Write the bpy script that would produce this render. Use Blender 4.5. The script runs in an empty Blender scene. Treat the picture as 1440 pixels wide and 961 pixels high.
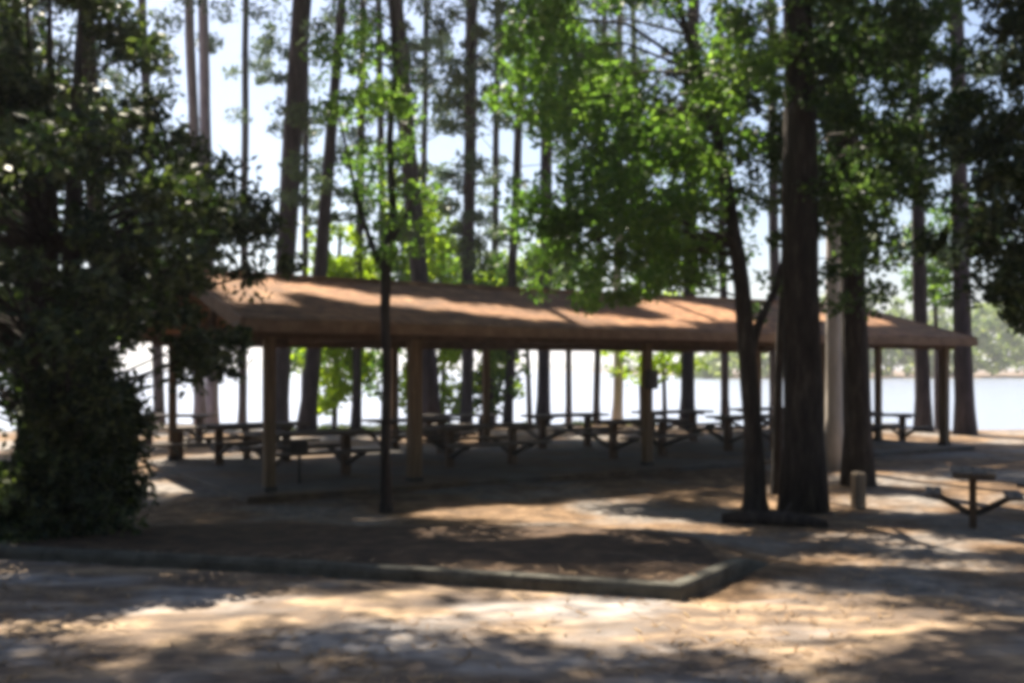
import bpy, math, random
import numpy as np
from mathutils import Vector, noise as mnoise

random.seed(11)
RNG = np.random.default_rng(11)
R = math.radians
W0, H0, F, HOR, EYE = 1440.0, 961.0, 1383.0, 518.0, 1.62
scene = bpy.context.scene
COL = scene.collection

# ---------------------------------------------------------------- helpers
def wx(px, Y): return (px - 720.0) / F * Y
def wz(py, Y): return EYE - (py - HOR) / F * Y

def sstep(a, b, t):
    t = max(0.0, min(1.0, (t - a) / (b - a)))
    return t * t * (3 - 2 * t)

class MB:
    def __init__(s): s.v = []; s.f = []; s.sm = []
    def add(s, vs, fs, smooth=False):
        o = len(s.v); s.v += [tuple(v) for v in vs]
        s.f += [tuple(i + o for i in f) for f in fs]; s.sm += [smooth] * len(fs)
    def box(s, c, size, rz=0.0, bev=0.006, tilt=None):
        """box with chamfered edges, centre c, full size"""
        hx, hy, hz = [d / 2 for d in size]; b = min(bev, hx * .4, hy * .4, hz * .4)
        pts = []
        for sx in (-1, 1):
            for sy in (-1, 1):
                for sz in (-1, 1):
                    pts += [(sx * hx, sy * (hy - b), sz * (hz - b)), (sx * (hx - b), sy * hy, sz * (hz - b)), (sx * (hx - b), sy * (hy - b), sz * hz)]
        idx = lambda x, y, z, k: ((x * 2 + y) * 2 + z) * 3 + k
        f = []
        for a in (0, 1):
            q = [idx(a, 0, 0, 0), idx(a, 1, 0, 0), idx(a, 1, 1, 0), idx(a, 0, 1, 0)]; f.append(q if a else q[::-1])
            q = [idx(0, a, 0, 1), idx(0, a, 1, 1), idx(1, a, 1, 1), idx(1, a, 0, 1)]; f.append(q if a else q[::-1])
            q = [idx(0, 0, a, 2), idx(1, 0, a, 2), idx(1, 1, a, 2), idx(0, 1, a, 2)]; f.append(q if a else q[::-1])
        for y in (0, 1):
            for z in (0, 1):
                f.append([idx(0, y, z, 1), idx(1, y, z, 1), idx(1, y, z, 2), idx(0, y, z, 2)])
        for x in (0, 1):
            for z in (0, 1):
                f.append([idx(x, 0, z, 0), idx(x, 1, z, 0), idx(x, 1, z, 2), idx(x, 0, z, 2)])
        for x in (0, 1):
            for y in (0, 1):
                f.append([idx(x, y, 0, 0), idx(x, y, 1, 0), idx(x, y, 1, 1), idx(x, y, 0, 1)])
        for x in (0, 1):
            for y in (0, 1):
                for z in (0, 1):
                    f.append([idx(x, y, z, 0), idx(x, y, z, 1), idx(x, y, z, 2)])
        out = []
        cr, sr = math.cos(rz), math.sin(rz)
        for p in pts:
            x, y, z = p
            if tilt:      # rotation about local x (axis, angle)
                ca, sa = math.cos(tilt), math.sin(tilt); y, z = y * ca - z * sa, y * sa + z * ca
            out.append((c[0] + x * cr - y * sr, c[1] + x * sr + y * cr, c[2] + z))
        s.add(out, f)
    def tube(s, pts, rad, n=8, rough=0.0, cap=True):
        pts = [Vector(p) for p in pts]; vs = []; fs = []
        seed = random.random() * 100
        ref = None
        for i, p in enumerate(pts):
            t = (pts[min(i + 1, len(pts) - 1)] - pts[max(i - 1, 0)]).normalized()
            if ref is None:
                ref = t.orthogonal().normalized()
            a = (ref - t * ref.dot(t)).normalized(); ref = a; b = t.cross(a)
            for k in range(n):
                th = 2 * math.pi * k / n
                r = rad[i]
                if rough: r *= 1 + rough * mnoise.noise((math.cos(th) * 1.7 + seed, math.sin(th) * 1.7, p.z * .8)) + rough * .5 * mnoise.noise((k * 2.1 + seed, 0, p.z * 3))
                vs.append(p + (a * math.cos(th) + b * math.sin(th)) * r)
        for i in range(len(pts) - 1):
            for k in range(n):
                fs.append((i * n + k, i * n + (k + 1) % n, (i + 1) * n + (k + 1) % n, (i + 1) * n + k))
        if cap:
            fs.append(tuple(range(n))[::-1]); fs.append(tuple((len(pts) - 1) * n + k for k in range(n)))
        s.add(vs, fs, True)
    def build(s, name, mat, parent=None):
        me = bpy.data.meshes.new(name); me.from_pydata(s.v, [], s.f)
        me.polygons.foreach_set('use_smooth', s.sm); me.update()
        me.materials.append(mat)
        o = bpy.data.objects.new(name, me); COL.objects.link(o)
        if parent: o.parent = parent; o.matrix_parent_inverse.identity()
        return o

def empty(name, loc, label, cat, group=None, rz=0.0):
    o = bpy.data.objects.new(name, None); COL.objects.link(o); o.location = loc; o.rotation_euler = (0, 0, rz)
    o.empty_display_size = .3
    o['label'] = label; o['category'] = cat
    if group: o['group'] = group
    return o
def tag(o, label=None, cat=None, group=None, kind=None):
    for k, v in (('label', label), ('category', cat), ('group', group), ('kind', kind)):
        if v: o[k] = v
    return o
def copy_tree(o, parent=None):
    c = o.copy(); COL.objects.link(c)
    if parent: c.parent = parent
    for ch in [x for x in bpy.data.objects if x.parent == o]: copy_tree(ch, c)
    return c

# ---------------------------------------------------------------- materials
def nmat(name):
    m = bpy.data.materials.new(name); m.use_nodes = True
    nt = m.node_tree; nt.nodes.clear()
    return m, nt, nt.nodes, nt.links
def ramp(N, stops):
    r = N.new('ShaderNodeValToRGB'); e = r.color_ramp.elements
    while len(e) < len(stops): e.new(0.5)
    for el, (p, c) in zip(e, stops): el.position = p; el.color = (*c, 1)
    return r
def surf(name, stops, scale=4, rough=.85, bump=.3, bscale=30, stretch=(1, 1, 1), spec=.3, coords='Object', second=None, bdist=.01):
    m, nt, N, L = nmat(name)
    out = N.new('ShaderNodeOutputMaterial'); b = N.new('ShaderNodeBsdfPrincipled')
    tc = N.new('ShaderNodeTexCoord'); mp = N.new('ShaderNodeMapping'); mp.inputs['Scale'].default_value = stretch
    L.new(tc.outputs[coords], mp.inputs[0])
    n1 = N.new('ShaderNodeTexNoise'); n1.inputs['Scale'].default_value = scale; n1.inputs['Detail'].default_value = 8; n1.inputs['Roughness'].default_value = .65
    L.new(mp.outputs[0], n1.inputs['Vector'])
    rp = ramp(N, stops); L.new(n1.outputs[0], rp.inputs[0])
    col = rp.outputs[0]
    if second:
        sc2, stops2, lo, hi = second
        n3 = N.new('ShaderNodeTexNoise'); n3.inputs['Scale'].default_value = sc2; n3.inputs['Detail'].default_value = 5
        L.new(mp.outputs[0], n3.inputs['Vector'])
        mr = N.new('ShaderNodeMapRange'); mr.inputs[1].default_value = lo; mr.inputs[2].default_value = hi; L.new(n3.outputs[0], mr.inputs[0])
        n4 = N.new('ShaderNodeTexNoise'); n4.inputs['Scale'].default_value = scale * 2.3; n4.inputs['Detail'].default_value = 8
        L.new(mp.outputs[0], n4.inputs['Vector'])
        r2 = ramp(N, stops2); L.new(n4.outputs[0], r2.inputs[0])
        mx = N.new('ShaderNodeMix'); mx.data_type = 'RGBA'
        L.new(mr.outputs[0], mx.inputs[0]); L.new(col, mx.inputs[6]); L.new(r2.outputs[0], mx.inputs[7]); col = mx.outputs[2]
    L.new(col, b.inputs['Base Color'])
    b.inputs['Roughness'].default_value = rough; b.inputs['Specular IOR Level'].default_value = spec
    n2 = N.new('ShaderNodeTexNoise'); n2.inputs['Scale'].default_value = bscale; n2.inputs['Detail'].default_value = 6; L.new(mp.outputs[0], n2.inputs['Vector'])
    bp = N.new('ShaderNodeBump'); bp.inputs['Strength'].default_value = bump; bp.inputs['Distance'].default_value = bdist
    L.new(n2.outputs[0], bp.inputs['Height']); L.new(bp.outputs[0], b.inputs['Normal'])
    L.new(b.outputs[0], out.inputs[0])
    return m
def leafmat(name, c1, c2, c3, trans=.5, tcol=None, nscale=.9):
    m, nt, N, L = nmat(name)
    out = N.new('ShaderNodeOutputMaterial'); b = N.new('ShaderNodeBsdfPrincipled'); t = N.new('ShaderNodeBsdfTranslucent'); mx = N.new('ShaderNodeMixShader')
    g = N.new('ShaderNodeNewGeometry'); tc = N.new('ShaderNodeTexCoord')
    n = N.new('ShaderNodeTexNoise'); n.inputs['Scale'].default_value = nscale; n.inputs['Detail'].default_value = 3; L.new(tc.outputs['Object'], n.inputs['Vector'])
    ad = N.new('ShaderNodeMath'); ad.operation = 'MULTIPLY_ADD'; ad.inputs[1].default_value = .5
    L.new(g.outputs['Random Per Island'], ad.inputs[0]); 
    sb = N.new('ShaderNodeMath'); sb.operation = 'SUBTRACT'; sb.inputs[1].default_value = .25; L.new(n.outputs[0], sb.inputs[0]); L.new(sb.outputs[0], ad.inputs[2])
    rp = ramp(N, [(0.15, c1), (.5, c2), (.85, c3)]); L.new(ad.outputs[0], rp.inputs[0])
    L.new(rp.outputs[0], b.inputs['Base Color']); b.inputs['Roughness'].default_value = .5; b.inputs['Specular IOR Level'].default_value = .35
    mul = N.new('ShaderNodeMix'); mul.data_type = 'RGBA'; mul.blend_type = 'MULTIPLY'; mul.inputs[0].default_value = 1
    L.new(rp.outputs[0], mul.inputs[6]); mul.inputs[7].default_value = (*(tcol or (1.6, 1.7, .7)), 1)
    L.new(mul.outputs[2], t.inputs[0]); mx.inputs[0].default_value = trans
    L.new(b.outputs[0], mx.inputs[1]); L.new(t.outputs[0], mx.inputs[2]); L.new(mx.outputs[0], out.inputs[0])
    return m

M = {}
M['ground'] = surf('forest_floor', [(.3, (.035, .024, .016)), (.5, (.13, .078, .042)), (.7, (.32, .21, .12))], 3.2, .95, .8, 28,
                   second=(.45, [(.3, (.08, .074, .072)), (.7, (.27, .24, .215))], .47, .6), bdist=.03)
M['bed'] = M['ground']
M['road'] = surf('old_asphalt_with_straw', [(.32, (.05, .04, .037)), (.5, (.15, .108, .078)), (.68, (.42, .30, .185))], 2.2, .93, .6, 45,
                 stretch=(.7, 1.3, 1), second=(.9, [(.3, (.11, .10, .10)), (.7, (.36, .325, .30))], .48, .62), bdist=.015)
M['bed_shade'] = surf('dark_brown_bed_shade', [(.3, (.022, .014, .01)), (.55, (.075, .045, .027)), (.75, (.17, .105, .06))], 5, .95, .9, 34, bdist=.03)  # brown bed tone with mostly shade put into the colour
M['bark_mauve'] = surf('grey_mauve_bark', [(.3, (.17, .15, .18)), (.7, (.34, .31, .36))], 4, .9, .6, 8, stretch=(2, 2, .5), bdist=.02)
M['pale_post'] = surf('bleached_wood', [(.3, (.16, .12, .085)), (.7, (.34, .27, .2))], 6, .85, .4, 12, stretch=(3, 3, .3))
M['kerb'] = surf('weathered_concrete', [(.3, (.03, .028, .022)), (.7, (.12, .115, .095))], 5, .9, .4, 60)
M['slab'] = surf('slab_concrete', [(.3, (.06, .054, .048)), (.7, (.13, .117, .105))], 2.2, .85, .2, 50, second=(.6, [(.4, (.09, .055, .032)), (.7, (.18, .12, .07))], .44, .6))
M['shingle'] = surf('brown_shingle_with_straw', [(.3, (.07, .04, .028)), (.55, (.20, .105, .055)), (.75, (.5, .30, .155))], 2.6, .9, .6, 30,
                    second=(.5, [(.3, (.12, .055, .03)), (.7, (.44, .22, .105))], .4, .65), bdist=.02)
M['post'] = surf('weathered_brown_post', [(.3, (.09, .06, .038)), (.7, (.25, .165, .095))], 6, .85, .5, 12, stretch=(3, 3, .25))
M['fascia'] = surf('tan_fascia_paint', [(.3, (.16, .09, .055)), (.7, (.3, .19, .12))], 4, .7, .2, 20)
M['beam'] = surf('dark_timber', [(.3, (.07, .045, .03)), (.7, (.16, .10, .065))], 5, .85, .4, 14)
M['plank'] = surf('grey_brown_planks', [(.3, (.07, .055, .045)), (.7, (.18, .15, .125))], 5, .8, .4, 14, stretch=(.4, 4, 4))
M['steel'] = surf('dark_steel', [(.3, (.03, .028, .025)), (.7, (.07, .055, .045))], 9, .6, .2, 40)
M['bark'] = surf('pine_bark', [(.3, (.016, .014, .014)), (.55, (.048, .039, .035)), (.75, (.11, .09, .078))], 5, .95, 1, 9, stretch=(2.2, 2.2, .5), bdist=.05)
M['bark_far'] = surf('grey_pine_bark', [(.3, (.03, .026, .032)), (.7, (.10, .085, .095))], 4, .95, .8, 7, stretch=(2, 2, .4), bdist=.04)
M['bark_pale'] = surf('pale_grey_bark', [(.3, (.36, .31, .28)), (.7, (.62, .55, .48))], 3, .9, .5, 9, stretch=(2, 2, .5), bdist=.02)
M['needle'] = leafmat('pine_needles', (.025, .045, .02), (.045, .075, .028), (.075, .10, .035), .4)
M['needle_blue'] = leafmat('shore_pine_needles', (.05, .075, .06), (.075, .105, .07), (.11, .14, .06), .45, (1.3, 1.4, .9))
M['holly'] = leafmat('dark_evergreen_leaves', (.008, .016, .010), (.028, .045, .018), (.13, .15, .07), .28, (1.6, 1.9, .7), 2.4)
M['broad'] = leafmat('green_broad_leaves', (.025, .05, .02), (.06, .11, .035), (.14, .20, .05), .5, (1.6, 1.8, .9), .6)
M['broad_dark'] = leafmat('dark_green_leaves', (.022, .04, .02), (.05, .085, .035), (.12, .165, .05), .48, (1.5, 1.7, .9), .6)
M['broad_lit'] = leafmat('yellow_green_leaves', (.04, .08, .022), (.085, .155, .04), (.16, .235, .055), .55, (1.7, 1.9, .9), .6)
M['bright'] = leafmat('spring_green_leaves', (.10, .16, .02), (.17, .26, .03), (.26, .34, .05), .6, (1.9, 1.9, .7), .8)
M['shorewood'] = leafmat('far_shore_leaves', (.07, .12, .035), (.13, .19, .055), (.22, .26, .09), .5, (1.5, 1.5, .8), .05)
M['litter'] = leafmat('fallen_needles', (.08, .045, .02), (.2, .12, .06), (.36, .25, .13), .1, (1.2, 1.1, 1.))

def water_mat():
    m, nt, N, L = nmat('lake_water')
    out = N.new('ShaderNodeOutputMaterial'); b = N.new('ShaderNodeBsdfPrincipled')
    b.inputs['Base Color'].default_value = (.22, .25, .33, 1); b.inputs['Roughness'].default_value = .22; b.inputs['IOR'].default_value = 1.33
    tc = N.new('ShaderNodeTexCoord'); mp = N.new('ShaderNodeMapping'); mp.inputs['Scale'].default_value = (.8, 1.6, 1); L.new(tc.outputs['Object'], mp.inputs[0])
    n = N.new('ShaderNodeTexNoise'); n.inputs['Scale'].default_value = 1.2; n.inputs['Detail'].default_value = 4; L.new(mp.outputs[0], n.inputs['Vector'])
    bp = N.new('ShaderNodeBump'); bp.inputs['Strength'].default_value = .5; bp.inputs['Distance'].default_value = .12
    L.new(n.outputs[0], bp.inputs['Height']); L.new(bp.outputs[0], b.inputs['Normal']); L.new(b.outputs[0], out.inputs[0])
    return m
M['water'] = water_mat()

# ---------------------------------------------------------------- terrain
KERB = [(-9.5, 9.6), (-4.4, 8.35), (-1.8, 7.72), (1.18, 6.86), (1.80, 7.72), (2.35, 8.6)]    # front edge of the bed
def kerb_side(x, y):
    """signed distance-like: >0 inside the bed (behind the kerb)"""
    # line front
    d1 = None
    for (x0, y0), (x1, y1) in zip(KERB[:3], KERB[1:4]):
        if x <= x1 or (x1, y1) == KERB[3]:
            t = (x - x0) / (x1 - x0); yy = y0 + t * (y1 - y0)
            d1 = (y - yy) * .95; break
    (xa, ya), (xb, yb) = KERB[3], KERB[5]
    nx, ny = -(yb - ya), (xb - xa); l = math.hypot(nx, ny)
    d2 = ((x - xa) * nx + (y - ya) * ny) / l
    return min(d1, d2)
WATER_Z = -1.0
def shore(x): return 41 + 1.8 * math.sin(x * .11 + 1) + .8 * math.sin(x * .37)
def ground_z(x, y):
    z = -.03 - .17 * sstep(8.0, 12.5, y)
    s = shore(x)
    z += -.95 * sstep(s - 14, s + 2, y) - 1.2 * sstep(s + 1, s + 12, y)
    if y < 36 and y > 7.4 or kerb_side(x, y) > 0:
        z += .035 * mnoise.noise((x * .5, y * .5, 0)) + .012 * mnoise.noise((x * 2, y * 2, 3))
    ins = kerb_side(x, y)
    if ins > -.5:
        bed = sstep(.0, .07 + (1.6 * sstep(7.5, 8.5, y) if x > .5 else 0), ins) * .10 * (1 - sstep(8.8, 12.0, y))
        z += bed
    # far banks of the lake
    if x > 40 and y > 200: z = max(z, -2.3 + 1.75 * sstep(238, 262, y + .25 * max(0, 110 - x)))
    if y > 2300: z = max(z, -2.3 + 1.8 * sstep(2300, 2500, y))
    return z
def axis(*segs):
    a = []
    for lo, hi, st in segs:
        n = max(1, int(round((hi - lo) / st))); a += [lo + (hi - lo) * i / n for i in range(n)]
    a.append(segs[-1][1]); return a
XS = axis((-4000, -200, 400), (-200, -30, 17), (-30, -9.5, 1.0), (-9.5, 3.2, .08), (3.2, 12, .4), (12, 40, 2), (40, 240, 20), (240, 4000, 400))
YS = axis((-300, -10, 40), (-10, 6.4, 1.0), (6.4, 10, .08), (10, 30, .5), (30, 60, 1.0), (60, 230, 17), (230, 270, 4), (270, 2250, 180), (2250, 2550, 50), (2550, 6000, 700))
mb = MB(); nx = len(XS)
vs = [(x, y, ground_z(x, y)) for y in YS for x in XS]
fs = [(j * nx + i, j * nx + i + 1, (j + 1) * nx + i + 1, (j + 1) * nx + i) for j in range(len(YS) - 1) for i in range(nx - 1)]
mb.add(vs, fs, True)
tag(mb.build('ground', M['ground']), kind='structure')

# road sheet in front of the kerb
mb = MB(); rxs = axis((-60, -9.5, 5), (-9.5, 6, .35), (6, 60, 5)); vs = []
def road_edge(x):
    if x < -9.5: return 9.6 + (-9.5 - x) * .24
    if x > 1.18: return 6.87 + .35 * sstep(1.2, 3, x) + .12 * math.sin(x * 1.3) * sstep(1.5, 3, x)
    for (x0, y0), (x1, y1) in zip(KERB[:3], KERB[1:4]):
        if x <= x1: return y0 + (x - x0) / (x1 - x0) * (y1 - y0) + .03
    return 6.87
NR = 14
for x in rxs:
    e = road_edge(x)
    for k in range(NR + 1):
        t = k / NR; y = -40 + (e + 40) * t ** .35
        vs.append((x, y, .0 - (.024 * (1 if x > 1.3 and k == NR else 0))))
fs = [(i * (NR + 1) + k, (i + 1) * (NR + 1) + k, (i + 1) * (NR + 1) + k + 1, i * (NR + 1) + k + 1) for i in range(len(rxs) - 1) for k in range(NR)]
mb.add(vs, fs, True); tag(mb.build('road', M['road']), kind='structure')

# lake
mb = MB(); mb.add([(-4000, 30, WATER_Z), (4000, 30, WATER_Z), (4000, 6000, WATER_Z), (-4000, 6000, WATER_Z)], [(0, 1, 2, 3)])
tag(mb.build('water', M['water']), kind='structure')

# kerb: one cast concrete run with chamfered top, mitred at the corner
def kerb_mesh():
    mb = MB(); pts = [Vector((x, y, 0)) for x, y in KERB]; dense = []
    for a, b in zip(pts, pts[1:]):
        n = max(2, int((b - a).length / .25))
        dense += [a.lerp(b, i / n) for i in range(n)]
    dense.append(pts[-1])
    prof = [(0, -.1), (0, .065), (.012, .094), (.03, .105), (.11, .105), (.13, .092), (.14, .06), (.14, -.1)]
    vs = []
    for i, p in enumerate(dense):
        d0 = (dense[i] - dense[max(i - 1, 0)]); d1 = (dense[min(i + 1, len(dense) - 1)] - dense[i])
        if d0.length < 1e-6: d0 = d1
        if d1.length < 1e-6: d1 = d0
        d0.normalize(); d1.normalize(); n0 = Vector((-d0.y, d0.x, 0)); n1 = Vector((-d1.y, d1.x, 0))
        n = (n0 + n1).normalized(); k = 1 / max(.4, n.dot(n0))
        end = sstep(len(dense) - 5, len(dense) - 1, i)
        w = .01 * mnoise.noise((p.x * 3, p.y * 3, 0))
        for (o, h) in prof:
            q = p + n * (o * k); vs.append((q.x, q.y + w, h - .18 * end + .006 * mnoise.noise((p.x * 5, p.y * 5, h * 9))))
    m = len(prof)
    fs = [(i * m + j, (i + 1) * m + j, (i + 1) * m + j + 1, i * m + j + 1) for i in range(len(dense) - 1) for j in range(m - 1)]
    fs += [tuple(range(m)), tuple((len(dense) - 1) * m + j for j in range(m))[::-1]]
    mb.add(vs, fs, False); return mb
tag(kerb_mesh().build('kerb', M['kerb']), 'pale weathered concrete kerb edging the raised bed, turning a corner at its right end', 'kerb', kind='thing')

# dark brown bed sheet inside the kerb, darkened mostly for shade; ragged far edge
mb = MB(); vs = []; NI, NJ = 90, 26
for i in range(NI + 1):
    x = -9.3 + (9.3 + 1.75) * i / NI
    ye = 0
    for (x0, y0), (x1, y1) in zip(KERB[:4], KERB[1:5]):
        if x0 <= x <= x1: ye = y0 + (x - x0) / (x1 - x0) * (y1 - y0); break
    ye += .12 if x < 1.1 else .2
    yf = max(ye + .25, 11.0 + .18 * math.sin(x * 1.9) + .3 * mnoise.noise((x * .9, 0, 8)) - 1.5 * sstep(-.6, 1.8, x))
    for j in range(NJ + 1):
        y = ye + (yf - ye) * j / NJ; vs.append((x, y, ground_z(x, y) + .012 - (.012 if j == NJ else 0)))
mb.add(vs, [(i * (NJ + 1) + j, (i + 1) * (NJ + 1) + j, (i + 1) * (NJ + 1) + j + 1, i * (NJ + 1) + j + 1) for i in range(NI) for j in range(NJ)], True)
tag(mb.build('ground_bed_shade', M['bed_shade']), kind='structure')

# ---------------------------------------------------------------- sun
AZ, EL = R(-27), R(58)
SUN = Vector((math.cos(EL) * math.sin(AZ), math.cos(EL) * math.cos(AZ), math.sin(EL)))
sd = bpy.data.lights.new('sun', 'SUN'); sd.energy = 5.0; sd.angle = R(.53); sd.color = (1, .9, .74)
so = bpy.data.objects.new('sun', sd); COL.objects.link(so); so.rotation_euler = SUN.to_track_quat('Z', 'Y').to_euler(); so.location = (0, 0, 60)
w = bpy.data.worlds.new('World'); scene.world = w; w.use_nodes = True
nt = w.node_tree; bg = nt.nodes['Background']; sk = nt.nodes.new('ShaderNodeTexSky'); sk.sky_type = 'NISHITA'; sk.sun_disc = False
sk.sun_elevation = EL; sk.sun_rotation = AZ; sk.dust_density = 2.2; sk.air_density = 1.0; sk.ozone_density = 3
nt.links.new(sk.outputs[0], bg.inputs[0]); bg.inputs[1].default_value = .052

# ---------------------------------------------------------------- pavilion
U = Vector((.845, .533, 0)).normalized(); V = Vector((-U.y, U.x, 0))
ANG = math.atan2(U.y, U.x)
PO = Vector((-3.41, 13.8, 0))           # front left post
GZ = -.2                                 # ground there
LEN, DEP = 15.5, 5.6                     # post grid
OVX, OVY = .25, .45
EAVE, RISE = 2.19, .88                  # absolute z of the eave underside edge; rise to ridge
pav = empty('picnic_pavilion', (PO.x, PO.y, GZ), 'long open picnic pavilion with a low brown straw-strewn roof on timber posts', 'pavilion', rz=ANG)
# local coords: x along U, y along V, z from GZ
def L(x, y, z): return PO + U * x + V * y + Vector((0, 0, z))
slab = MB(); slab.box((LEN / 2, DEP / 2, .02), (LEN + .9, DEP + .9, .14), bev=.01); slab.build('concrete_slab', M['slab'], pav)
EZ = EAVE - GZ
HW = DEP / 2 + OVY
def zr(y): return EZ + RISE * (1 - abs(y - DEP / 2) / HW)
# roof cover: two thick slopes, slight sag, shingle courses stepped
rf = MB(); nxr, nyr = 60, 18
for side in (0, 1):
    vs = []; T = .05
    for j in range(nyr + 1):
        t = j / nyr; y = (-OVY + t * HW) if side == 0 else (DEP + OVY - t * HW)
        for i in range(nxr + 1):
            x = -OVX - .25 + (LEN + 2 * OVX + .5) * i / nxr
            z = EZ + RISE * t + .012 * mnoise.noise((x * .6, y * .6, 5)) - .02 * math.sin(math.pi * i / nxr) + (.012 if j % 2 else 0)
            vs.append((x, y, z + .10))
    n = len(vs); vs += [(a, b, c - T) for a, b, c in vs]
    fs = []
    for j in range(nyr):
        for i in range(nxr):
            q = (j * (nxr + 1) + i, j * (nxr + 1) + i + 1, (j + 1) * (nxr + 1) + i + 1, (j + 1) * (nxr + 1) + i)
            if side: q = q[::-1]
            fs.append(q); fs.append(tuple(k + n for k in q[::-1]))
    for i in range(nxr): a = i; fs.append((a, a + n, a + 1 + n, a + 1) if side == 0 else (a, a + 1, a + 1 + n, a + n))
    for j in range(nyr):
        a = j * (nxr + 1); b = a + nxr + 1; fs.append((a, b, b + n, a + n)); a += nxr; b += nxr; fs.append((a, a + n, b + n, b))
    rf.add(vs, fs, False)
roof = rf.build('roof', M['shingle'], pav)
rc = MB(); rc.tube([(-OVX - .24 + (LEN + 2 * OVX + .48) * i / 30, DEP / 2, EZ + RISE + .10 - .02 * math.sin(math.pi * i / 30)) for i in range(31)], [.06] * 31, 8, .1); rc.build('ridge_cap', M['shingle'], roof)
for side, y in ((0, -OVY - .03), (1, DEP + OVY + .03)):
    fb = MB(); fb.box((LEN / 2, y, EZ + .0), (LEN + 2 * OVX + .5, .035, .16)); fb.build('fascia_board', M['fascia'], pav)
slope = math.atan2(RISE, HW); sl = math.hypot(RISE, HW)
for x in (-OVX - .28, LEN + OVX + .22):
    for s_ in (1, -1):
        bb = MB(); yc = DEP / 2 - s_ * HW / 2
        bb.box((x, yc, EZ + RISE / 2 + .02), (.04, sl + .02, .2), tilt=s_ * slope); bb.build('barge_board', M['fascia'], pav)
# beams and rafters
for y in (0, DEP):
    b = MB(); b.box((LEN / 2, y, zr(y) - .16), (LEN + .7, .12, .24)); b.build('eave_beam', M['beam'], pav)
for k in range(21):
    x = -.3 + (LEN + .6) * k / 20; r_ = MB()
    for s_ in (1, -1):
        yc = DEP / 2 - s_ * HW / 2
        r_.box((x, yc, EZ + RISE / 2 - .045), (.05, sl - .1, .13), tilt=s_ * slope)
    r_.build('rafter', M['beam'], pav)
for x in (0, 2.27, 6.87, 11.5, LEN):
    b = MB(); b.box((x, DEP / 2, zr(0) - .14), (.10, DEP, .16)); b.build('tie_beam', M['beam'], pav)
    k_ = MB(); k_.box((x, DEP / 2, zr(0) + .35), (.09, .09, 1.0)); k_.build('king_post', M['beam'], pav)
def post(x, y, w_=.14):
    p = MB(); top = zr(y) - .26
    p.box((x, y, top / 2 - .04), (w_, w_, top + .1), bev=.012); o = p.build('post', M['post'], pav)
    f_ = MB(); f_.box((x, y, .12), (w_ + .03, w_ + .03, .09)); f_.build('post_bracket', M['steel'], o)
for x, w_ in ((0, .15), (2.27, .19), (6.87, .15), (11.5, .15), (LEN, .17)): post(x, 0, w_)
for x in (0, 4.6, 6.87, 11.5, LEN): post(x, DEP)
post(LEN, 1.75)
eb = MB(); eb.box((6.87, -.12, 1.62), (.24, .12, .34), bev=.02); eb.build('meter_box', M['steel'], pav)

# ---------------------------------------------------------------- pedestal picnic table
def make_table(name, label, group, length=1.9):
    t = empty(name, (0, 0, 0), label, 'picnic table', group)
    tp = MB()
    for k in range(4): tp.box((0, -.28 + k * .187, .70), (length, .175, .045))
    for x in (-length * .33, length * .33): tp.box((x, 0, .655), (.07, .72, .045))
    tp.build('tabletop', M['plank'], t)
    for s_ in (-1, 1):
        b = MB()
        for k in range(2): b.box((0, s_ * (.62 + k * .15), .43), (length, .14, .045))
        b.build('bench', M['plank'], t)
    for x in ((-length * .33, length * .33) if length > 1.5 else (0,)):
        p = MB(); p.box((x, 0, .3), (.13, .13, .66)); p.build('pedestal', M['beam'], t)
        a = MB(); a.tube([(x, -.72, .40), (x, -.62, .39), (x, -.1, .2), (x, .1, .2), (x, .62, .39), (x, .72, .40)], [.045] * 6, 6); a.build('bench_arm', M['steel'], t)
    return t
def put(t, px, py, rz, z=None, Y=None):
    """stand t where the photo's ground pixel (px,py) is"""
    if Y is None:
        Y = 15
        for _ in range(20): Y = (EYE - (ground_z(wx(px, Y), Y) if z is None else z)) * F / (py - HOR)
    x = wx(px, Y); t.location = (x, Y, ground_z(x, Y) - .01 if z is None else z); t.rotation_euler[2] = rz
GI, GO = 'picnic tables under the pavilion roof', 'picnic tables out on the open ground'
near = make_table('picnic_table', 'single-pedestal wooden picnic table standing alone on the sandy ground right of the bollard', GO, 1.0)
near.scale = (.75, .58, .9); put(near, 1368, 742, R(67))
n2 = copy_tree(near); n2['label'] = 'picnic table cut off by the right edge of the photo'; put(n2, 1498, 726, R(55))
base = make_table('picnic_table', 'picnic table under the pavilion roof by the front left corner post', GI)
inside = [(1.15, 1.5, 'picnic table under the pavilion roof by the front left corner post'),
          (1.1, 4.2, 'picnic table at the back left under the pavilion roof'),
          (4.4, 1.6, 'picnic table under the roof behind the slim forked tree'),
          (4.3, 4.1, 'back-row picnic table in the second bay of the pavilion'),
          (7.9, 1.5, 'front-row picnic table just right of the post with the meter box'),
          (8.0, 4.1, 'back-row picnic table in the middle of the pavilion, bright lake behind'),
          (11.0, 1.5, 'front-row picnic table under the roof behind the leaning tree trunk'),
          (11.1, 4.1, 'back-row picnic table behind the leaning tree trunk'),
          (14.0, 1.6, 'front-row picnic table in the right end bay of the pavilion'),
          (14.2, 4.1, 'back-row picnic table in the right end bay of the pavilion')]
for i, (x, y, lb) in enumerate(inside):
    t = base if i == 0 else copy_tree(base)
    q = L(x, y, 0); t.location = (q.x, q.y, GZ + .09); t.rotation_euler[2] = ANG + random.uniform(-.09, .09); t['label'] = lb
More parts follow.
